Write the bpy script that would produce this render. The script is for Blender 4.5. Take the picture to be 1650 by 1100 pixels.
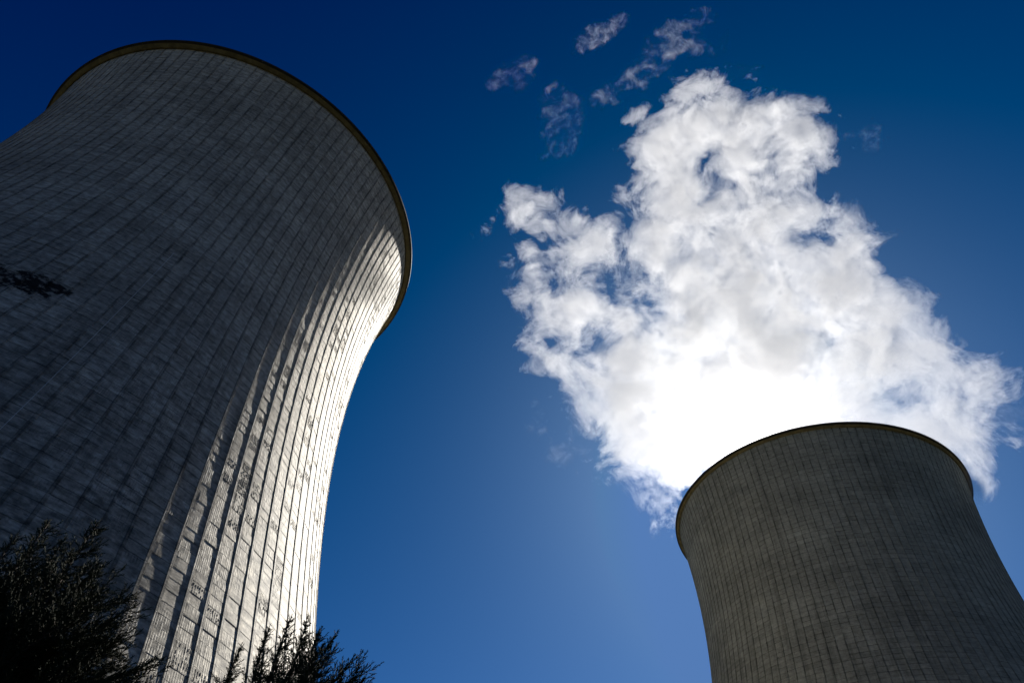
import bpy, bmesh, math, random
import numpy as np
from mathutils import Vector, Matrix

S = bpy.context.scene
COL = S.collection
for o in list(bpy.data.objects):
    bpy.data.objects.remove(o)

# ------------------------------------------------------------------ camera
PITCH, ROLL, CAM_H = 0.8987, 0.1009, 1.7
cd = bpy.data.cameras.new('camera')
cd.sensor_width = 36.0
cd.lens = 36.0 * 1100.0 / 1650.0
cd.clip_end = 30000.0
cam = bpy.data.objects.new('camera', cd)
COL.objects.link(cam)
fw = Vector((0, math.cos(PITCH), math.sin(PITCH)))
rt0, up0 = Vector((1, 0, 0)), Vector((0, -math.sin(PITCH), math.cos(PITCH)))
rt = math.cos(ROLL) * rt0 + math.sin(ROLL) * up0
up = -math.sin(ROLL) * rt0 + math.cos(ROLL) * up0
M = Matrix((rt, up, -fw)).transposed().to_4x4()
M.translation = Vector((0, 0, CAM_H))
cam.matrix_world = M
S.camera = cam

# ------------------------------------------------------------------ sky, sun, exposure
SUN_EL, SUN_AZ = math.radians(41.9), math.radians(25.9)      # azimuth clockwise from +Y
world = bpy.data.worlds.new('World')
S.world = world
world.use_nodes = True
wn = world.node_tree
wn.nodes.clear()
sky = wn.nodes.new('ShaderNodeTexSky')
sky.sky_type = 'NISHITA'
sky.sun_disc = False
sky.sun_elevation = SUN_EL
sky.sun_rotation = SUN_AZ
sky.altitude = 1500
sky.air_density = 0.6
sky.dust_density = 1.0
sky.ozone_density = 1.5
bg = wn.nodes.new('ShaderNodeBackground')
bg.inputs['Strength'].default_value = 0.05
wo = wn.nodes.new('ShaderNodeOutputWorld')
# deep polarised blue: the same sky with its haze floor taken off, per channel
def sky_op(op, a, v):
    n = wn.nodes.new('ShaderNodeVectorMath'); n.operation = op
    wn.links.new(a, n.inputs[0]); n.inputs[1].default_value = v
    return n.outputs[0]
c_ = sky.outputs[0]
c_ = sky_op('MINIMUM', c_, (3.1, 3.6, 5.4))      # no glaring horizon
c_ = sky_op('SUBTRACT', c_, (0.95, 0.60, 0.72))
c_ = sky_op('MAXIMUM', c_, (0.0, 0.0, 0.0))
c_ = sky_op('MULTIPLY', c_, (0.205, 0.335, 0.50))
wn.links.new(c_, bg.inputs['Color'])
wn.links.new(bg.outputs[0], wo.inputs['Surface'])

sd = bpy.data.lights.new('sun', 'SUN')
sd.energy = 5.0
sd.angle = math.radians(0.5)
sd.color = (1.0, 0.965, 0.91)
sun = bpy.data.objects.new('sun', sd)
COL.objects.link(sun)
sdir = Vector((math.sin(SUN_AZ) * math.cos(SUN_EL), math.cos(SUN_AZ) * math.cos(SUN_EL), math.sin(SUN_EL)))
sun.rotation_euler = sdir.to_track_quat('Z', 'Y').to_euler()
sun.location = sdir * 900

S.view_settings.view_transform = 'Standard'
S.view_settings.look = 'None'
S.view_settings.exposure = 2.0
S.view_settings.gamma = 1.0

S.render.engine = 'CYCLES'
cy = S.cycles
cy.max_bounces = 8
cy.diffuse_bounces = 3
cy.glossy_bounces = 2
cy.volume_bounces = 0
cy.transparent_max_bounces = 96
cy.volume_step_rate = 1.0
cy.volume_max_steps = 512
cy.use_adaptive_sampling = True
cy.adaptive_threshold = 0.03
cy.use_denoising = True
cy.sample_clamp_indirect = 6.0
cy.sample_clamp_direct = 3.0

rng = np.random.default_rng(11)
random.seed(5)

# ------------------------------------------------------------------ helpers
def mesh_from(name, V, F, mat=None, uv=None, smooth=False, mats=None, midx=None):
    me = bpy.data.meshes.new(name)
    V = np.asarray(V, np.float32)
    F = np.asarray(F, np.int32)
    n, k = F.shape
    me.vertices.add(len(V))
    me.vertices.foreach_set('co', V.ravel())
    me.loops.add(n * k)
    me.loops.foreach_set('vertex_index', F.ravel())
    me.polygons.add(n)
    me.polygons.foreach_set('loop_start', np.arange(n, dtype=np.int32) * k)
    me.polygons.foreach_set('loop_total', np.full(n, k, np.int32))
    me.polygons.foreach_set('use_smooth', np.full(n, smooth))
    if midx is not None:
        me.polygons.foreach_set('material_index', np.asarray(midx, np.int32))
    if uv is not None:
        l = me.uv_layers.new(name='UVMap')
        l.data.foreach_set('uv', np.asarray(uv, np.float32).ravel())
    for m in (mats or ([mat] if mat else [])):
        me.materials.append(m)
    me.update()
    me.validate()
    return me

def link(name, data, parent=None, loc=(0, 0, 0)):
    o = bpy.data.objects.new(name, data)
    COL.objects.link(o)
    o.location = loc
    if parent:
        o.parent = parent
    return o

def tag(o, label=None, cat=None, group=None, kind=None):
    for k, v in (('label', label), ('category', cat), ('group', group), ('kind', kind)):
        if v:
            o[k] = v
    return o

class NT:
    """small wrapper that builds the same node chain in shader and geometry trees"""
    def __init__(s, nt): s.nt = nt
    def sock(s, i, v):
        if isinstance(v, bpy.types.NodeSocket): s.nt.links.new(v, i)
        elif v is not None: i.default_value = v
    def math(s, op, a, b=None, c=None, clamp=False):
        n = s.nt.nodes.new('ShaderNodeMath'); n.operation = op; n.use_clamp = clamp
        s.sock(n.inputs[0], a); s.sock(n.inputs[1], b); s.sock(n.inputs[2], c)
        return n.outputs[0]
    def vmath(s, op, a, b=None, scale=None):
        n = s.nt.nodes.new('ShaderNodeVectorMath'); n.operation = op
        s.sock(n.inputs[0], a); s.sock(n.inputs[1], b)
        if scale is not None: s.sock(n.inputs['Scale'], scale)
        return n.outputs['Value'] if op in ('DISTANCE', 'LENGTH', 'DOT_PRODUCT') else n.outputs[0]
    def noise(s, vec, scale, detail=2, rough=0.5, dist=0.0, lac=2.0, col=False):
        n = s.nt.nodes.new('ShaderNodeTexNoise'); n.noise_dimensions = '3D'
        s.sock(n.inputs['Vector'], vec)
        n.inputs['Scale'].default_value = scale; n.inputs['Detail'].default_value = detail
        n.inputs['Roughness'].default_value = rough; n.inputs['Distortion'].default_value = dist
        n.inputs['Lacunarity'].default_value = lac
        return n.outputs['Color' if col else 0]
    def ramp(s, f, a, b, x=0.0, y=1.0, kind='LINEAR'):
        n = s.nt.nodes.new('ShaderNodeMapRange'); n.interpolation_type = kind
        s.sock(n.inputs[0], f)
        for i, v in zip((1, 2, 3, 4), (a, b, x, y)): n.inputs[i].default_value = v
        return n.outputs[0]
    def mix(s, f, a, b, blend='MIX'):
        n = s.nt.nodes.new('ShaderNodeMix'); n.data_type = 'RGBA'; n.blend_type = blend
        s.sock(n.inputs[0], f); s.sock(n.inputs[6], a); s.sock(n.inputs[7], b)
        return n.outputs[2]
    def wn(s, vec):
        n = s.nt.nodes.new('ShaderNodeTexWhiteNoise'); n.noise_dimensions = '3D'
        s.sock(n.inputs['Vector'], vec)
        return n.outputs['Value']
    def comb(s, x, y, z=0.0):
        n = s.nt.nodes.new('ShaderNodeCombineXYZ')
        s.sock(n.inputs[0], x); s.sock(n.inputs[1], y); s.sock(n.inputs[2], z)
        return n.outputs[0]
    def sep(s, v):
        n = s.nt.nodes.new('ShaderNodeSeparateXYZ'); s.sock(n.inputs[0], v)
        return n.outputs

def new_mat(name):
    m = bpy.data.materials.new(name); m.use_nodes = True
    m.node_tree.nodes.clear()
    return m, NT(m.node_tree), m.node_tree.nodes.new('ShaderNodeOutputMaterial')

def surf(nt, out, color, rough=0.9, spec=0.2, normal=None):
    b = nt.nt.nodes.new('ShaderNodeBsdfPrincipled')
    nt.sock(b.inputs['Base Color'], color); nt.sock(b.inputs['Roughness'], rough)
    b.inputs['Specular IOR Level'].default_value = spec
    if normal is not None: nt.nt.links.new(normal, b.inputs['Normal'])
    nt.nt.links.new(b.outputs[0], out.inputs['Surface'])
    return b

# ------------------------------------------------------------------ materials
NR, LIFT = 130, 1.3            # ribs round the shell, height of one concrete lift

def concrete(name, base, stain=None, seed=0.0, grime=0.5):
    m, n, out = new_mat(name)
    uvn = n.nt.nodes.new('ShaderNodeUVMap'); uvn.uv_map = 'UVMap'
    u, v, _ = n.sep(uvn.outputs[0])
    cu, cv = n.math('FLOOR', u), n.math('FLOOR', v)
    fu, fv = n.math('FRACT', u), n.math('FRACT', v)
    uv3 = n.comb(u, v, seed)
    cell = n.wn(n.comb(cu, cv, seed + 1.5))
    # tone per formwork panel, and slow weathering
    tone = n.ramp(cell, 0, 1, 0.90, 1.08)
    big = n.noise(uv3, 0.12, 4, 0.6)
    tone = n.math('MULTIPLY', tone, n.ramp(big, 0.3, 0.7, 0.80, 1.15))
    band = n.wn(n.comb(0.5, cv, seed + 7.5))
    tone = n.math('MULTIPLY', tone, n.ramp(band, 0, 1, 0.92, 1.05))
    # mottled dirt in each panel, pulled sideways along the boards
    dirt = n.noise(n.comb(n.math('MULTIPLY', u, 1.7), n.math('MULTIPLY', v, 2.0), seed), 1.1, 6, 0.68)
    tone = n.math('MULTIPLY', tone, n.ramp(dirt, 0.38, 0.60, grime, 1.08))
    # dark runs below joints
    run = n.noise(n.comb(n.math('MULTIPLY', u, 9.0), n.math('MULTIPLY', v, 0.55), seed + 3), 1.0, 3, 0.6)
    runm = n.math('MULTIPLY', n.ramp(run, 0.52, 0.75, 0, 1), n.ramp(fv, 0.2, 1.0, 0.15, 1.0))
    tone = n.math('MULTIPLY', tone, n.ramp(runm, 0, 1, 1.0, 0.62))
    # long water stains running down the shell, and broad uneven weathering
    ws = n.noise(n.comb(n.math('MULTIPLY', u, 1.3), n.math('MULTIPLY', v, 0.035), seed + 21), 1.0, 5, 0.62)
    tone = n.math('MULTIPLY', tone, n.ramp(ws, 0.50, 0.70, 1.0, 0.66))
    wl = n.noise(n.comb(n.math('MULTIPLY', u, 2.1), n.math('MULTIPLY', v, 0.05), seed + 29), 1.0, 3, 0.6)
    tone = n.math('MULTIPLY', tone, n.ramp(wl, 0.60, 0.72, 1.0, 1.18))
    # the foot of the shell is dirtier: patchy soot and lime on the lower lifts
    lo_ = n.ramp(v, 22, 75, 1.0, 0.0)
    pt_ = n.noise(n.comb(n.math('MULTIPLY', u, 1.3), n.math('MULTIPLY', v, 1.5), seed + 41), 0.9, 6, 0.7)
    pm = n.math('MULTIPLY', n.ramp(pt_, 0.40, 0.60, 1.0, 0.0), lo_)
    tone = n.math('MULTIPLY', tone, n.ramp(pm, 0, 1, 1.0, 0.38))
    # joint lines between lifts, broken up, and thin board lines
    jn = n.noise(n.comb(n.math('MULTIPLY', u, 2.0), cv, seed + 5), 1.0, 3, 0.6)
    jw = n.math('MULTIPLY', n.ramp(jn, 0.35, 0.65, 0.03, 0.13), n.ramp(n.wn(n.comb(cu, cv, seed + 9.5)), 0.25, 0.8, 0.1, 1.0))
    joint = n.math('LESS_THAN', fv, jw)
    tone = n.math('MULTIPLY', tone, n.ramp(joint, 0, 1, 1.0, 0.45))
    bv = n.math('MULTIPLY', v, 6.0)
    bl = n.math('LESS_THAN', n.math('FRACT', bv), 0.16)
    bk = n.math('GREATER_THAN', n.wn(n.comb(cu, n.math('FLOOR', bv), seed + 11.5)), 0.55)
    tone = n.math('MULTIPLY', tone, n.ramp(n.math('MULTIPLY', bl, bk), 0, 1, 1.0, 0.88))
    # dirt that gathers beside the ribs
    du = n.math('MINIMUM', fu, n.math('SUBTRACT', 1.0, fu))
    rn = n.noise(n.comb(cu, n.math('MULTIPLY', v, 0.35), seed + 13), 1.0, 4, 0.6)
    rib = n.math('MULTIPLY', n.ramp(du, 0.060, 0.095, 1, 0), n.ramp(rn, 0.38, 0.62, 0.1, 1.0))
    tone = n.math('MULTIPLY', tone, n.ramp(rib, 0, 1, 1.0, 0.38))
    # pin holes / small dark spots
    vo = n.nt.nodes.new('ShaderNodeTexVoronoi'); vo.inputs['Scale'].default_value = 0.42
    n.sock(vo.inputs['Vector'], uv3)
    spot = n.math('LESS_THAN', vo.outputs['Distance'], 0.05)
    tone = n.math('MULTIPLY', tone, n.ramp(spot, 0, 1, 1.0, 0.5))
    if stain:
        su, sv, wu, wv = stain
        a = n.math('DIVIDE', n.math('SUBTRACT', u, su), wu)
        b = n.math('DIVIDE', n.math('SUBTRACT', v, sv), wv)
        e = n.math('ADD', n.math('MULTIPLY', a, a), n.math('MULTIPLY', b, b))
        sn = n.noise(n.comb(n.math('MULTIPLY', u, 1.1), n.math('MULTIPLY', v, 0.75), 4.2), 1.3, 5, 0.65)
        sm = n.math('SUBTRACT', n.math('ADD', n.math('SUBTRACT', 1.0, e), n.math('MULTIPLY', n.math('SUBTRACT', sn, 0.5), 5.5)), 0.15)
        tone = n.math('MULTIPLY', tone, n.ramp(sm, 0.0, 0.7, 1.0, 0.05))
    col = n.vmath('SCALE', base, scale=tone)
    # relief: vertical boards inside each panel standing a little proud, plus grain
    nb = 10.0
    bu = n.math('MULTIPLY', u, nb)
    bh = n.wn(n.comb(n.math('FLOOR', bu), n.math('FLOOR', n.math('MULTIPLY', v, 2.0)), seed + 17.5))
    patch = n.ramp(n.noise(n.comb(n.math('MULTIPLY', cu, 0.35), n.math('MULTIPLY', cv, 0.16), seed), 1.0, 2, 0.5), 0.46, 0.56, 0.05, 1.0)
    prof = n.ramp(n.math('ABSOLUTE', n.math('SUBTRACT', n.math('FRACT', bu), 0.5)), 0.30, 0.46, 1, 0)
    h1 = n.math('MULTIPLY', n.math('MULTIPLY', n.math('POWER', bh, 2.0), prof), patch)
    g = n.noise(n.comb(n.math('MULTIPLY', u, 5.0), n.math('MULTIPLY', v, 6.0), seed), 1.0, 5, 0.7)
    h = n.math('ADD', n.math('MULTIPLY', h1, 0.05), n.math('MULTIPLY', g, 0.02))
    h = n.math('SUBTRACT', h, n.math('MULTIPLY', joint, 0.03))
    bp = n.nt.nodes.new('ShaderNodeBump'); bp.inputs['Strength'].default_value = 1.0
    bp.inputs['Distance'].default_value = 1.0
    n.sock(bp.inputs['Height'], h)
    surf(n, out, col, 0.78, 0.13, bp.outputs[0])
    return m

def plain(name, col, var=0.25, scale=1.0, rough=0.85, spec=0.2):
    m, n, out = new_mat(name)
    tc = n.nt.nodes.new('ShaderNodeTexCoord')
    f = n.noise(tc.outputs['Object'], scale, 5, 0.65)
    c = n.vmath('SCALE', col, scale=n.ramp(f, 0.25, 0.75, 1 - var, 1 + var))
    surf(n, out, c, rough, spec)
    return m

# ------------------------------------------------------------------ ground
def ground():
    m, n, out = new_mat('meadow')
    tc = n.nt.nodes.new('ShaderNodeTexCoord')
    f = n.noise(tc.outputs['Object'], 0.06, 6, 0.6)
    f2 = n.noise(tc.outputs['Object'], 3.0, 4, 0.7)
    c = n.mix(n.ramp(f, 0.35, 0.65), (0.018, 0.022, 0.009, 1), (0.034, 0.028, 0.015, 1))
    c = n.vmath('SCALE', c, scale=n.ramp(f2, 0.2, 0.8, 0.6, 1.3))
    surf(n, out, c, 0.95, 0.1)
    V, F = [], []
    rs = [0, 6, 20, 60, 150, 400, 1200, 4000, 12000]
    k = 64
    V.append((0, 0, 0))
    for r in rs[1:]:
        for i in range(k):
            a = 2 * math.pi * i / k
            V.append((r * math.cos(a), r * math.sin(a), 0))
    for i in range(k):
        F.append((0, 1 + i, 1 + (i + 1) % k, 1 + (i + 1) % k))
    tri = [(a, b, c) for a, b, c, _ in F]
    q = []
    for j in range(len(rs) - 2):
        for i in range(k):
            a, b = 1 + j * k + i, 1 + j * k + (i + 1) % k
            q.append((a, a + k, b + k)); q.append((a, b + k, b))
    o = link('ground', mesh_from('ground', V, tri + q, m))
    tag(o, 'dry grass ground around the cooling towers', 'ground', kind='structure')
ground()

# ------------------------------------------------------------------ cooling towers
def profile(z, P):
    a, zt, bu, bl = P
    b = np.where(z > zt, bu, bl)
    return a * np.sqrt(1 + ((z - zt) / b) ** 2)

def shell_mesh(name, P, H, mat, inner_mat, seed, strokes=None):
    g = np.random.default_rng(seed)
    nl = int(math.floor(H / LIFT))
    z0 = H - nl * LIFT
    rib_w, rib_h = 0.26, 0.085
    # columns of one bay: offsets in bay units, and which get the rib height
    RW = 2 * math.pi * 45 / NR
    hw = rib_w / RW / 2
    offs = np.array([-hw * 1.25, -hw, hw, hw * 1.25, 0.22, 0.41, 0.59, 0.78])
    isr = np.array([0, 1, 1, 0, 0, 0, 0, 0])
    ncol = NR * 8
    ucol = (np.arange(NR)[:, None] + offs[None]).ravel()
    rcol = np.tile(isr, NR)
    panel = np.tile(np.array([0, 0, 0, 0, 1, 1, 1, 1.0]), NR)
    rows_z, rows_v, rows_t = [], [], []
    for k in range(nl):
        rows_z += [z0 + k * LIFT + 0.012, z0 + (k + 1) * LIFT - 0.012]
        rows_v += [k + 0.001, k + 0.999]
    rows_z[0] = 0.0
    rows_z, rows_v = np.array(rows_z), np.array(rows_v)
    nr = len(rows_z)
    R = profile(rows_z, P)
    ph = ucol / NR * 2 * math.pi
    # shiplap: every lift leans out a touch at its foot; every panel is a little off
    lean = np.tile(np.array([0.004, -0.004]), nl)
    off_l = np.repeat(g.normal(0, 0.005, nl), 2)
    pan = np.repeat(g.normal(0, 0.007, (nl, NR)), 2, axis=0)
    pan = np.repeat(pan, 8, axis=1) * panel[None]
    tilt = np.repeat(g.normal(0, 0.004, (nl, NR)), 2, axis=0) * np.tile(np.array([1, -1.0]), nl)[:, None]
    pan += np.repeat(tilt, 8, axis=1) * panel[None]
    bow = np.repeat(g.normal(0, 0.006, (nr, ncol // 4)), 4, axis=1)
    rad = R[:, None] + (lean + off_l)[:, None] * (1 - rcol[None]) + pan + bow * panel[None] + rcol[None] * rib_h
    X = rad * np.cos(ph)[None]; Y = rad * np.sin(ph)[None]
    Z = np.repeat(rows_z[:, None], ncol, 1)
    V = np.stack([X, Y, Z], -1).reshape(-1, 3)
    i, j = np.meshgrid(np.arange(nr - 1), np.arange(ncol), indexing='ij')
    j2 = (j + 1) % ncol
    F = np.stack([i * ncol + j, i * ncol + j2, (i + 1) * ncol + j2, (i + 1) * ncol + j], -1).reshape(-1, 4)
    uu = np.stack([ucol[j], ucol[j] + (ucol[j2] - ucol[j]) % NR, ucol[j] + (ucol[j2] - ucol[j]) % NR, ucol[j]], -1)
    vv = np.stack([rows_v[i], rows_v[i], rows_v[i + 1], rows_v[i + 1]], -1)
    UV = np.stack([uu, vv], -1).reshape(-1, 2)
    if strokes:
        # short upright formwork ridges that stand proud in some panels
        a0, a1 = strokes
        bays = np.arange(int(NR * a0 / 360), int(NR * a1 / 360)) % NR
        cells = []
        for k in range(12, nl - 3):
            for bi, bay in enumerate(bays):
                p = 0.5 + 0.5 * math.sin(bi * 0.9 + k * 0.10) * math.sin(k * 0.17 - bi * 0.5)
                if g.random() < 0.75 * p ** 3: cells.append((bay, k))
        bv, bf, buv = [], [], []
        cell = np.array(cells)
        rows_, cols_ = 3, 6
        c2 = np.repeat(cell, rows_ * cols_, 0)
        rr = np.tile(np.repeat(np.arange(rows_), cols_), len(cell)); cc = np.tile(np.arange(cols_), rows_ * len(cell))
        keep = g.random(len(c2)) < 0.88
        c2, rr, cc = c2[keep], rr[keep], cc[keep]
        m = len(c2)
        u0 = c2[:, 0] + 0.14 + 0.72 * (cc + 0.5) / cols_ + g.normal(0, 0.004, m)
        zb = z0 + (c2[:, 1] + 0.08 + 0.88 * rr / rows_) * LIFT
        zt_ = zb + LIFT * 0.88 / rows_ * g.uniform(0.68, 0.92, m)
        wdt = g.uniform(0.022, 0.045, m); hgt = g.uniform(0.016, 0.042, m)
        base_n = len(V)
        vs, us = [], []
        for (zz, sg, out_) in ((zb, -1, 0), (zb, 1, 0), (zb, 1, 1), (zb, -1, 1), (zt_, -1, 0), (zt_, 1, 0), (zt_, 1, 1), (zt_, -1, 1)):
            Rz = profile(zz, P) - 0.05 + out_ * (0.05 + hgt)
            a_ = u0 / NR * 2 * math.pi + sg * wdt * (0.6 if out_ else 1.0) / Rz
            vs.append(np.stack([Rz * np.cos(a_), Rz * np.sin(a_), zz], -1))
            us.append(np.stack([u0 + sg * 0.01, (zz - z0) / LIFT], -1))
        vs = np.stack(vs, 1); us = np.stack(us, 1)
        q = np.array([(0, 3, 2, 1), (4, 5, 6, 7), (0, 4, 7, 3), (1, 2, 6, 5), (3, 7, 6, 2)])
        Fs = (base_n + np.arange(m)[:, None, None] * 8 + q[None]).reshape(-1, 4)
        UVs = us[:, q].reshape(-1, 2)
        V = np.vstack([V, vs.reshape(-1, 3)]); F = np.vstack([F, Fs]); UV = np.vstack([UV, UVs])
    # inner face, so that the shell has its real thickness
    zi = np.linspace(0, H, 60); ki = 130
    Ri = profile(zi, P) - 0.45
    pi_ = np.arange(ki) / ki * 2 * math.pi
    Vi = np.stack([Ri[:, None] * np.cos(pi_), Ri[:, None] * np.sin(pi_), np.repeat(zi[:, None], ki, 1)], -1).reshape(-1, 3)
    a, b = np.meshgrid(np.arange(59), np.arange(ki), indexing='ij'); b2 = (b + 1) % ki
    Fi = np.stack([a * ki + b, (a + 1) * ki + b, (a + 1) * ki + b2, a * ki + b2], -1).reshape(-1, 4) + len(V)
    UVi = np.stack([np.stack([b, b, b + 1, b + 1], -1) + 0.5, np.stack([a, a + 1, a + 1, a], -1) * 2.0], -1).reshape(-1, 2)
    return mesh_from(name, np.vstack([V, Vi]), np.vstack([F, Fi]), mats=[mat, inner_mat], uv=np.vstack([UV, UVi]),
                     midx=np.r_[np.zeros(len(F)), np.ones(len(Fi))])

def ring_mesh(name, sect, mats, midx, k=390, jitter=None):
    """lathe a closed section [(r, z), ...] round the axis"""
    sect = np.array(sect); n = len(sect)
    ph = np.arange(k) / k * 2 * math.pi
    V = np.stack([sect[None, :, 0] * np.cos(ph)[:, None], sect[None, :, 0] * np.sin(ph)[:, None],
                  np.repeat(sect[None, :, 1], k, 0)], -1).reshape(-1, 3)
    a, b = np.meshgrid(np.arange(k), np.arange(n), indexing='ij')
    a2, b2 = (a + 1) % k, (b + 1) % n
    F = np.stack([a * n + b, a2 * n + b, a2 * n + b2, a * n + b2], -1).reshape(-1, 4)
    return mesh_from(name, V, F, mats=mats, midx=np.tile(np.asarray(midx), k))

m_rim = plain('rim concrete', (0.13, 0.105, 0.05), 0.55, 0.6)
m_rimdark = plain('rim dark edge', (0.030, 0.028, 0.024), 0.3, 0.8)  # darker tone for the outer lip and fascia of the rim
m_inner = plain('inner concrete', (0.20, 0.20, 0.19), 0.3, 0.2)
m_cable = plain('galvanised cable', (0.55, 0.54, 0.50), 0.1, 2.0, 0.5, 0.5)

def tower(loc, P, H, base, stain, label, seed, over):
    t = tag(link('cooling_tower', None, loc=loc), label, 'cooling tower')
    t.empty_display_size = 5
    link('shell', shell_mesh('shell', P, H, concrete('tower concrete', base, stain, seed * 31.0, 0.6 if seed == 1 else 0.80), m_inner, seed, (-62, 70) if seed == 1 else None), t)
    R = float(profile(np.array(H), P))
    ro = R + over
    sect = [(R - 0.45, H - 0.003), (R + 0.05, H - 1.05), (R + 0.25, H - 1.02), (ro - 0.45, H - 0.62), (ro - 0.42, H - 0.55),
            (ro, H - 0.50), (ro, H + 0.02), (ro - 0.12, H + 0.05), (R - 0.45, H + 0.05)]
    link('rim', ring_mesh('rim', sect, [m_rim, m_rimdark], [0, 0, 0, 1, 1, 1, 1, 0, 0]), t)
    return t

T1 = (118.4854 * math.sin(-0.6759), 118.4854 * math.cos(-0.6759), 0)
T2 = (209.961 * math.sin(0.5374), 209.961 * math.cos(0.5374), 0)
P1 = (42.0162, 112.7268, 95.7192, 94.5146)
P2 = (42.1234, 111.5134, 95.7192, 94.5146)
t1 = tower(T1, P1, 150.0, (0.47, 0.425, 0.34), (NR * (360 - 68.2) / 360, 65.0 / LIFT - 0.5, 2.3, 2.0),
           'near concrete cooling tower, dark in shade with one sunlit edge and no steam', 1, 1.46)
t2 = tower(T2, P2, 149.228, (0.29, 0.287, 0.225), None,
           'farther concrete cooling tower with white steam rising out of its mouth', 2, 1.25)

def conductor():
    az = math.radians(-56.9)
    pts = []
    for z in np.linspace(28, 84, 60):
        r = float(profile(np.array(z), P1)) + 0.10
        pts.append((r * math.cos(az), r * math.sin(az), z))
    w = 0.028
    V, F = [], []
    tang = Vector((-math.sin(az), math.cos(az), 0)); rad = Vector((math.cos(az), math.sin(az), 0))
    for i, p in enumerate(pts):
        for a in range(6):
            c = Vector(p) + w * (math.cos(a * math.pi / 3) * tang + math.sin(a * math.pi / 3) * rad)
            V.append(c[:])
        if i:
            for a in range(6):
                b = (a + 1) % 6
                F.append(((i - 1) * 6 + a, (i - 1) * 6 + b, i * 6 + b, i * 6 + a))
    link('lightning_conductor', mesh_from('lightning_conductor', V, F, m_cable), t1)
conductor()

# ------------------------------------------------------------------ conifers
def bark_mat():
    return plain('conifer bark', (0.07, 0.05, 0.035), 0.4, 9.0)
def needle_mat():
    m, n, out = new_mat('conifer foliage')
    tc = n.nt.nodes.new('ShaderNodeTexCoord')
    f = n.noise(tc.outputs['Object'], 2.2, 4, 0.65)
    f2 = n.noise(tc.outputs['Object'], 14.0, 2, 0.6)
    c = n.mix(n.ramp(f, 0.35, 0.68), (0.010, 0.017, 0.005, 1), (0.028, 0.030, 0.010, 1))
    c = n.mix(n.ramp(f2, 0.55, 0.8, 0, 0.6), c, (0.06, 0.045, 0.02, 1))
    surf(n, out, c, 0.8, 0.15)
    return m
m_bark, m_leaf = bark_mat(), needle_mat()

def norm(v): return v / np.maximum(np.linalg.norm(v, axis=-1, keepdims=True), 1e-9)

def spindles(A, B, r0, r1):
    """three-sided tapered twigs from A to B (arrays)"""
    d = norm(B - A)
    ref = np.where(np.abs(d[:, 2:3]) > 0.9, np.array([[1.0, 0, 0]]), np.array([[0, 0, 1.0]]))
    e1 = norm(np.cross(d, ref)); e2 = np.cross(d, e1)
    n = len(A); V = np.zeros((n, 6, 3))
    for k in range(3):
        c = math.cos(2.0944 * k); s = math.sin(2.0944 * k)
        o = e1 * c + e2 * s
        V[:, k] = A + o * r0[:, None]; V[:, 3 + k] = B + o * r1[:, None]
    b = (np.arange(n) * 6)[:, None]
    F = np.concatenate([b + np.array([[0, 1, 4, 3]]), b + np.array([[1, 2, 5, 4]]), b + np.array([[2, 0, 3, 5]])])
    return V.reshape(-1, 3), F

def rod(axis, radii, k=10):
    axis = np.asarray(axis, float); n = len(axis); V = []; F = []
    for i in range(n):
        d = norm(axis[min(i + 1, n - 1)] - axis[max(i - 1, 0)])
        e1 = norm(np.cross(d, np.array([1.0, 0.2, 0]))); e2 = np.cross(d, e1)
        for a in range(k):
            t = 2 * math.pi * a / k
            V.append(axis[i] + radii[i] * (e1 * math.cos(t) + e2 * math.sin(t)))
        if i:
            for a in range(k):
                b = (a + 1) % k
                F.append(((i - 1) * k + a, (i - 1) * k + b, i * k + b, i * k + a))
    return np.array(V), np.array(F)

def feather(P, g, tw):
    n = len(P)
    seg = np.linalg.norm(np.diff(P, axis=0), axis=1)
    Lp = seg.sum()
    t = np.r_[0, np.cumsum(seg)] / max(Lp, 1e-6)
    m = max(6, int(Lp / 0.021))
    ss = np.linspace(0.06, 1.0, m)
    Q = np.stack([np.interp(ss, t, P[:, c]) for c in range(3)], -1)
    td = norm(np.stack([np.interp(ss, t, np.gradient(P[:, c])) for c in range(3)], -1))
    sd = norm(np.cross(td, np.array([0.05, 0.02, 1.0]))); un = np.cross(sd, td)
    ph = np.arange(m) * 2.4 + g.uniform(0, 6.28)
    pl = sd * np.cos(ph)[:, None] + un * np.sin(ph)[:, None] * 0.7
    an = g.uniform(0.4, 0.8, m)[:, None]
    dv = norm(td * np.cos(an) + pl * np.sin(an) + g.normal(0, 0.12, (m, 3)))
    dv[-1] = td[-1]
    sl = (0.045 + 0.075 * np.minimum(1, Lp) * (1 - 0.6 * ss)) * g.uniform(0.6, 1.5, m)
    E = Q + dv * sl[:, None]
    tw[0].append(Q); tw[1].append(E); tw[2].append(np.full(m, 0.0062)); tw[3].append(np.full(m, 0.0026))
    kk = 4
    fr = np.linspace(0.25, 0.85, kk)
    b = Q[:, None] + (E - Q)[:, None] * fr[None, :, None]
    s2 = np.where(np.arange(kk) % 2, 1.0, -1.0)[None, :, None]
    p2 = norm(np.cross(dv, g.normal(0, 1, (m, 3))))[:, None]
    d2 = norm(dv[:, None] * 0.85 + p2 * s2 * 0.5 + g.normal(0, 0.15, (m, kk, 3)))
    l2 = sl[:, None] * (0.55 - 0.3 * fr[None]) * g.uniform(0.6, 1.3, (m, kk))
    A2 = b.reshape(-1, 3); B2 = (b + d2 * l2[..., None]).reshape(-1, 3)
    tw[0].append(A2); tw[1].append(B2); tw[2].append(np.full(len(A2), 0.0048)); tw[3].append(np.full(len(A2), 0.0018))

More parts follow.
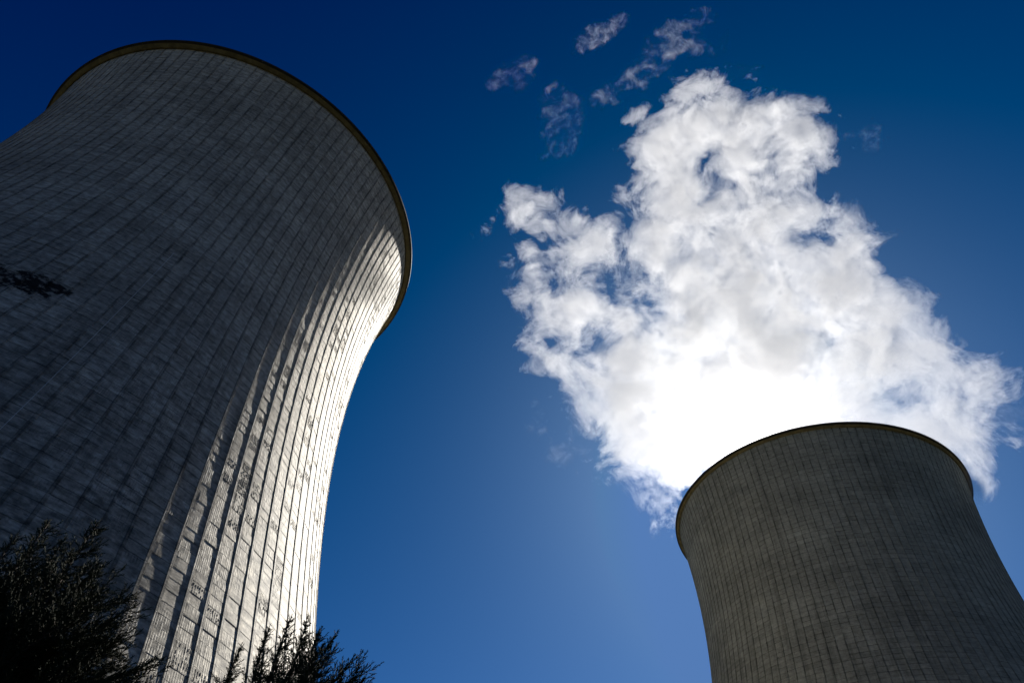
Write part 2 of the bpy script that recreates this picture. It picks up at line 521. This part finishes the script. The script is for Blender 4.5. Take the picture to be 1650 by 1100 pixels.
def conifer(loc, leaders, spread, zlow, label, seed, lean_az=None, rise=0.75, dens=1.0):
    """leaders: (dx, dy, top height, reach of the boughs); loc is the trunk foot"""
    g = np.random.default_rng(seed)
    t = tag(link('conifer_tree', None, loc=loc), label, 'conifer tree', 'conifers below the near tower')
    # trunk: one stem that forks into the leaders
    VT, FT, nv = [], [], 0
    BA, BB, BR0, BR1 = [], [], [], []           # bough rods
    tw = ([], [], [], [])
    for li, (dx, dy, top, reach) in enumerate(leaders):
        fork = 0.35 * top if li else 0.0
        zs = np.linspace(fork, top, 14)
        f = np.clip((zs - fork) / (top * 0.45), 0, 1) ** 0.7 if li else np.clip(zs / (top * 0.5), 0, 1)
        wob = g.normal(0, 0.03, (14, 2)).cumsum(0) * 0.5
        wob -= wob[-1] * (np.linspace(0, 1, 14)[:, None])
        ax = np.stack([dx * f + wob[:, 0], dy * f + wob[:, 1], zs], -1)
        rad = np.interp(zs, [0, top], [0.16 if li == 0 else 0.11, 0.006])
        V, F = rod(ax, rad); VT.append(V); FT.append(F + nv); nv += len(V)
        # boughs
        nb = int((top - zlow) * 26 * dens)
        zb = zlow + (top - zlow - 0.06) * (1 - (1 - np.linspace(0.0, 1, nb)) ** 1.15)
        az = (np.arange(nb) * 2.39996 + g.normal(0, 0.4, nb))
        base = np.stack([np.interp(zb, zs, ax[:, 0]), np.interp(zb, zs, ax[:, 1]), zb], -1)
        q = (top - zb) / max(top - zlow, 0.1)
        L = reach * (0.05 + 0.95 * np.minimum(1, q * 1.2) ** 1.35) * g.uniform(0.55, 1.18, nb) * np.where(g.random(nb) < 0.13, 1.4, 1.0)
        if lean_az is not None:
            L *= 1 + 0.35 * np.cos(az - lean_az)
        el = rise * (1.0 - 0.35 * np.minimum(1, q)) + g.normal(0, 0.16, nb)
        d0 = np.stack([np.cos(az) * np.cos(el), np.sin(az) * np.cos(el), np.sin(el)], -1)
        for b in range(nb):
            n = max(5, int(L[b] / 0.10))
            s = np.linspace(0, 1, n)
            droop = g.normal(-0.02, 0.10) * L[b]
            tipup = g.uniform(0.05, 0.22) * L[b]
            side = np.cross(d0[b], (0, 0, 1.0)); side /= np.linalg.norm(side) + 1e-9
            P = base[b] + d0[b] * (s * L[b])[:, None] + np.array([0, 0, 1.0]) * (droop * np.sin(s * 3.1) + tipup * s ** 2.2)[:, None] \
                + side * (g.normal(0, 0.10) * L[b] * s ** 2)[:, None]
            BA.append(P[:-1]); BB.append(P[1:])
            rr = (0.004 + 0.010 * L[b]) * (1 - 0.85 * s)
            BR0.append(rr[:-1]); BR1.append(rr[1:])
            # the bough and its side branches are each a feather of short scale-leaf twigs
            feather(P, g, tw)
            ns = int(L[b] / 0.11)
            roll = g.uniform(-0.7, 0.7)
            un = np.cross(side, d0[b])
            pl = side * math.cos(roll) + un * math.sin(roll)
            for k in range(ns):
                f0 = 0.12 + 0.80 * (k + g.uniform(0, 0.8)) / max(ns, 1)
                o = np.array([np.interp(f0, s, P[:, c]) for c in range(3)])
                td = norm(np.array([np.interp(f0, s, np.gradient(P[:, c])) for c in range(3)]))
                an = g.uniform(0.5, 0.85)
                dv = norm(td * math.cos(an) + pl * math.sin(an) * (1 if k % 2 else -1) + g.normal(0, 0.16, 3) + np.array([0, 0, 0.12]))
                ll = L[b] * g.uniform(0.28, 0.5) * (1 - 0.65 * f0) + 0.07
                q_ = np.linspace(0, 1, max(4, int(ll / 0.07)))[:, None]
                P2 = o + dv * q_ * ll + (td * 0.25 + np.array([0, 0, 0.12])) * (q_ ** 2) * ll
                BA.append(P2[:-1]); BB.append(P2[1:])
                r2 = (0.003 + 0.004 * ll) * (1 - 0.8 * q_[:, 0])
                BR0.append(r2[:-1]); BR1.append(r2[1:])
                feather(P2, g, tw)
        # the leader itself is a feather too
        top_part = zs > top - 0.9
        feather(np.stack([np.interp(np.linspace(top - 0.9, top, 12), zs, ax[:, c]) for c in range(3)], -1), g, tw)
    twA, twB, tw0, tw1 = tw
    link('trunk', mesh_from('trunk', np.vstack(VT), np.vstack(FT), m_bark, smooth=True), t)
    V, F = spindles(np.vstack(BA), np.vstack(BB), np.concatenate(BR0), np.concatenate(BR1))
    link('boughs', mesh_from('boughs', V, F, m_bark), t)
    V, F = spindles(np.vstack(twA), np.vstack(twB), np.concatenate(tw0), np.concatenate(tw1))
    link('crown', mesh_from('crown', V, F, m_leaf), t)
    return t

def at(az_deg, dist):
    a = math.radians(az_deg)
    return np.array([math.sin(a) * dist, math.cos(a) * dist, 0.0])

def tree_at(az, dist, tips, *a, **k):
    """tips: (azimuth, distance, elevation, reach) of each leader as seen from where the photographer stood"""
    foot = at(az, dist)
    L = []
    for (ta, td, te, reach) in tips:
        p = at(ta, td) - foot
        L.append((p[0], p[1], CAM_H + td * math.tan(math.radians(te)), reach))
    return conifer(tuple(foot), L, *a, **k)

tree_at(-34.6, 9.2, [(-36.3, 9.2, 27.8, 1.0), (-33.3, 9.0, 28.9, 1.15), (-34.7, 9.8, 27.2, 0.9), (-31.6, 9.3, 26.4, 1.2), (-37.6, 9.5, 26.2, 0.9)], 1.2, 3.9,
        'tall dark conifer at the lower left with long boughs across the near tower', 21, lean_az=0.2, rise=0.6)
tree_at(-40.4, 8.6, [(-39.2, 8.6, 26.3, 0.9), (-40.9, 8.9, 26.6, 1.0)], 1.2, 3.8,
        'dark conifer cut off by the left edge of the picture', 22, rise=0.7)
tree_at(-16.4, 10.6, [(-16.3, 10.6, 27.0, 0.7), (-17.7, 10.4, 25.9, 0.6), (-15.0, 10.8, 27.1, 0.8), (-13.7, 10.4, 26.6, 1.15),
                      (-19.3, 10.6, 24.3, 0.6)], 1.0, 4.7,
        'shorter conifer with several spires in front of the sunlit tower edge', 23, lean_az=0.1, rise=0.8)

# ------------------------------------------------------------------ steam
PLUME = [(89.1, 169.0, 226.6, 67.1), (94.7, 137.6, 327.6, 45.3), (130.1, 152.1, 176.6, 29.3), (50.9, 178.8, 260.1, 48.5), (85.1, 175.4, 215.7, 58.4), (115.2, 158.4, 197.3, 43.3), (3.3, 173.6, 323.4, 12.7), (92.8, 135.2, 348.5, 41.3), (88.0, 161.4, 253.7, 62.3), (28.3, 179.0, 285.0, 30.0), (135.7, 151.8, 157.4, 13.4), (113.3, 116.4, 323.3, 20.4), (140.6, 137.3, 168.6, 10.1), (77.9, 190.5, 186.2, 27.4), (126.5, 108.7, 311.3, 6.3), (80.7, 140.5, 384.6, 26.3), (104.7, 163.4, 208.7, 52.8), (144.4, 156.3, 152.1, 4.3), (2.9, 175.7, 337.7, 11.0), (16.6, 187.1, 228.8, 9.3), (123.0, 155.1, 186.6, 35.9), (-5.4, 182.1, 344.5, 7.4), (66.6, 188.2, 206.4, 35.1), (88.3, 156.3, 271.3, 55.8), (137.0, 155.9, 171.1, 20.7), (62.6, 175.6, 255.1, 54.6), (95.7, 167.4, 217.6, 61.0), (71.9, 202.4, 173.9, 9.8), (111.8, 100.1, 314.9, 7.4), (64.8, 149.0, 427.8, 6.5)]
PLUME += [(-14.6, 172.9, 321.7, 5.2), (-8.2, 173.3, 323.8, 9.8), (8.3, 176.3, 309.5, 15.9), (1.1, 172.2, 334.2, 12.0), (72.6, 193.9, 168.6, 9.1), (70.6, 194.6, 177.9, 9.4), (87.5, 183.8, 189.4, 11.9), (-3.4, 171.0, 340.4, 8.1), (80.0, 135.8, 416.6, 14.1), (106.1, 116.5, 368.6, 13.7), (115.2, 110.6, 332.7, 11.9), (-14.1, 172.8, 322.4, 3.3), (-9.2, 172.6, 327.2, 4.9), (-2.9, 172.2, 333.3, 6.7), (5.1, 172.1, 334.9, 8.7), (14.9, 173.7, 322.6, 9.8), (44.8, 169.8, 311.9, 13.9), (27.9, 173.1, 316.3, 13.5), (3.3, 173.6, 325.5, 11.2), (121.6, 106.5, 306.6, 10.5), (123.8, 105.2, 296.8, 5.4), (92.5, 124.4, 419.2, 12.5), (107.4, 112.4, 381.2, 11.3)]
HOLES = [(42.6, 150.0, 235.6, 13.1), (46.2, 162.8, 255.6, 14.2), (49.9, 175.6, 275.6, 15.3), (53.5, 188.4, 295.5, 16.4), (57.1, 201.2, 315.5, 17.5), (52.0, 148.0, 224.3, 9.7), (56.5, 161.0, 243.9, 10.5), (61.1, 174.1, 263.5, 11.4), (65.7, 187.1, 283.1, 12.2), (70.3, 200.2, 302.7, 13.1), (17.3, 154.5, 243.6, 9.3), (18.8, 167.4, 263.8, 10.1), (20.2, 180.3, 284.0, 10.9), (21.7, 193.2, 304.1, 11.7), (23.1, 206.1, 324.3, 12.5), (81.0, 119.8, 293.4, 6.6), (87.0, 128.6, 314.9, 7.1), (93.0, 137.4, 336.4, 7.6), (99.0, 146.3, 357.9, 8.1), (104.9, 155.1, 379.4, 8.6), (82.7, 119.9, 279.3, 5.3), (89.0, 129.0, 300.5, 5.7), (95.3, 138.2, 321.8, 6.1), (101.7, 147.4, 343.0, 6.5), (108.0, 156.6, 364.3, 6.9), (80.0, 119.6, 304.3, 4.0), (85.7, 128.1, 325.9, 4.2), (91.4, 136.7, 347.6, 4.5), (97.2, 145.3, 369.3, 4.8), (102.9, 153.8, 391.0, 5.1), (32.6, 157.0, 208.1, 8.0), (35.6, 171.4, 227.1, 8.8), (38.6, 185.8, 246.1, 9.5), (41.6, 200.3, 265.0, 10.2), (44.6, 214.7, 284.0, 11.0)]
EDGE = 4.0

WIND = (math.sin(math.radians(27)), math.cos(math.radians(27)), 0.0)

def steam_field(n, pos, blobs, holes, amp, detail, grow=0.0, freq=1 / 21.0, cap=0.5, squash=0.40, foot=None):
    # the wind has drawn the plume out across the view: its lobes are narrower along WIND than they are wide
    f = None
    q = 1.0 / squash - 1.0
    pw = n.vmath('ADD', pos, n.vmath('SCALE', WIND, scale=n.math('MULTIPLY', n.vmath('DOT_PRODUCT', pos, WIND), q)))
    A = lambda c: Vector(c) + Vector(WIND) * (Vector(c).dot(Vector(WIND)) * q)
    for (x, y, z, r) in blobs:
        d = n.math('SUBTRACT', r + grow, n.vmath('DISTANCE', pw, A((x, y, z))))
        f = d if f is None else n.math('SMOOTH_MAX', f, d, 4.0)
    if foot:        # near the mouth the steam is still dense and unbroken
        cap = n.ramp(n.sep(pos)[2], foot[0], foot[1], foot[2], cap)
    f = n.math('MINIMUM', f, cap)
    for (x, y, z, r) in holes:
        d = n.math('SUBTRACT', n.vmath('DISTANCE', pos, (x, y, z)), r)
        f = n.math('SMOOTH_MIN', f, d, 5.0)
    nz = n.noise(n.vmath('ADD', pos, (0.0, 0.0, 0.0)), freq, detail, 0.78, 0.45)
    return n.math('MULTIPLY_ADD', n.math('SUBTRACT', nz, 0.5), 2 * amp, f)

def steam_mat(name, blobs, holes, amp, dens, detail=6.0, freq=1 / 21.0, edge=EDGE, step=0.10, cap=1.8, foot=None):
    m, n, out = new_mat(name)
    tc = n.nt.nodes.new('ShaderNodeTexCoord')
    f = steam_field(n, tc.outputs['Object'], blobs, holes, amp, detail, freq=freq, cap=cap, foot=foot)
    d = n.math('MULTIPLY', n.ramp(f, 0.0, edge, 0.0, 1.0, 'SMOOTHSTEP'), dens)
    a = n.nt.nodes.new('ShaderNodeVolumeScatter'); a.phase = 'HENYEY_GREENSTEIN'
    b = n.nt.nodes.new('ShaderNodeVolumeScatter'); b.phase = 'HENYEY_GREENSTEIN'
    c = n.nt.nodes.new('ShaderNodeVolumeScatter'); c.phase = 'HENYEY_GREENSTEIN'
    for s, gg, w in ((a, 0.98, 0.011), (c, 0.90, 0.012), (b, 0.0, 0.977)):
        s.inputs['Color'].default_value = (0.47, 0.47, 0.47, 1)
        s.inputs['Anisotropy'].default_value = gg
        n.sock(s.inputs['Density'], n.math('MULTIPLY', d, w))
    ad = n.nt.nodes.new('ShaderNodeAddShader')
    n.nt.links.new(a.outputs[0], ad.inputs[0]); n.nt.links.new(b.outputs[0], ad.inputs[1])
    ad2 = n.nt.nodes.new('ShaderNodeAddShader')
    n.nt.links.new(ad.outputs[0], ad2.inputs[0]); n.nt.links.new(c.outputs[0], ad2.inputs[1])
    n.nt.links.new(ad2.outputs[0], out.inputs['Volume'])
    m.cycles.volume_step_rate = step
    return m

def steam(name, blobs, holes, label, cat, amp, dens, voxel, group=None, freq=1 / 21.0, edge=EDGE, detail=6.0, step=0.10, zmin=None, margin=1.0, cap=1.8, foot=None):
    B = np.array(blobs)
    pad = amp * 1.2 + 4
    lo = (B[:, :3] - B[:, 3:4]).min(0) - pad
    hi = (B[:, :3] + B[:, 3:4]).max(0) + pad
    if zmin is not None: lo[2] = max(lo[2], zmin)
    ng = bpy.data.node_groups.new('hull', 'GeometryNodeTree')
    ng.interface.new_socket('Geometry', in_out='OUTPUT', socket_type='NodeSocketGeometry')
    n = NT(ng)
    pos = ng.nodes.new('GeometryNodeInputPosition').outputs[0]
    f = steam_field(n, pos, blobs, holes, amp, 2.0, freq=freq, cap=cap, foot=foot)
    vc = ng.nodes.new('GeometryNodeVolumeCube')
    f = n.math('MAXIMUM', n.math('MINIMUM', f, 12.0), -12.0)
    n.sock(vc.inputs['Density'], f)
    vc.inputs['Background'].default_value = -12.0
    vc.inputs['Min'].default_value = lo; vc.inputs['Max'].default_value = hi
    for k, ax in enumerate('XYZ'):
        vc.inputs['Resolution ' + ax].default_value = max(8, int((hi[k] - lo[k]) / voxel))
    vm = ng.nodes.new('GeometryNodeVolumeToMesh')
    ng.links.new(vc.outputs[0], vm.inputs['Volume'])
    vm.inputs['Threshold'].default_value = -margin
    go = ng.nodes.new('NodeGroupOutput')
    ng.links.new(vm.outputs[0], go.inputs[0])
    tmp = bpy.data.objects.new('tmp', bpy.data.meshes.new('tmp'))
    COL.objects.link(tmp)
    md = tmp.modifiers.new('hull', 'NODES'); md.node_group = ng
    dg = bpy.context.evaluated_depsgraph_get(); dg.update()
    me = bpy.data.meshes.new_from_object(tmp.evaluated_get(dg), depsgraph=dg)
    bpy.data.objects.remove(tmp)
    bpy.data.node_groups.remove(ng)
    me.name = name
    me.materials.clear()
    diag = float(np.linalg.norm(hi - lo))
    me.materials.append(steam_mat(name, blobs, holes, amp, dens, detail, freq, edge, step, cap, foot))
    print('STEAM', name, len(me.vertices), 'diag', round(diag), lo.round(), hi.round())
    o = link(name, me)
    return tag(o, label, cat, group)

steam('steam_plume', PLUME, HOLES, 'huge white plume of steam billowing from the farther tower', 'steam plume',
      40.0, 0.066, 1.9, zmin=140.0, foot=(185.0, 270.0, 7.0))

WISPS = [('a', [(45.0, 145.2, 593.6, 16.1), (55.6, 141.5, 615.7, 10.5), (36.2, 147.6, 569.0, 8.5)], 'small bright wisp of steam drifting highest above the plume', 10.0),
         ('b', [(95.3, 118.4, 522.8, 14.0), (104.0, 110.8, 520.1, 10.0), (84.9, 126.1, 493.7, 13.4), (100.3, 114.2, 462.4, 9.1), (74.0, 133.8, 474.5, 10.8), (62.6, 141.3, 469.3, 9.6), (48.9, 148.4, 461.8, 8.9)], 'ragged veil of thin steam trailing off the top of the plume', 12.0),
         ('c', [(-17.1, 152.3, 499.7, 14.1), (-28.4, 152.0, 474.4, 8.6), (-9.7, 154.3, 487.6, 7.5)], 'faintest thin wisp of steam high between the plume and the near tower', 10.0),
         ('d', [(14.9, 157.3, 453.7, 10.7), (17.4, 159.6, 427.3, 10.3), (16.2, 163.1, 397.6, 8.7), (23.4, 161.0, 407.0, 7.7), (10.3, 156.0, 472.8, 7.4)], 'tall pale wisp of steam just left of the top of the plume', 10.0),
         ('e', [(131.9, 93.8, 274.8, 4.6), (132.7, 95.3, 268.0, 3.4)], 'tiny faint wisp of steam alone on the right of the plume top', 6.0),
         ('f', [(19.0, 202.7, 197.9, 4.1), (24.5, 205.1, 189.0, 4.6), (12.3, 201.5, 202.9, 3.0), (29.3, 203.2, 192.9, 4.0), (14.5, 199.6, 208.7, 2.4)], 'low thin wisp of steam beside the left foot of the plume', 6.0),
         ('g', [(149.3, 132.6, 160.7, 5.2), (151.6, 132.2, 156.1, 3.6), (148.2, 131.9, 163.9, 4.4), (150.8, 132.1, 158.0, 4.3)], 'curled wisp of steam breaking off right of the plume above the tower mouth', 6.0),
         ('h', [(144.1, 148.6, 144.5, 3.0), (144.2, 148.6, 140.9, 1.7)], 'small tuft of steam beside the right edge of the farther tower rim', 4.0)]
WD = dict(a=0.065, b=0.05, c=0.028, d=0.045, e=0.04, f=0.045, g=0.08, h=0.10)
for (k, blobs, label, size) in WISPS:
    steam('steam_wisp', blobs, [], label, 'steam wisp', size * 3.4, WD[k], max(0.6, size / 9.0), 'torn wisps of steam round the plume',
          freq=1 / (size * 1.1), edge=size * 1.5, step=0.35, margin=0.4, cap=-size * 0.15)
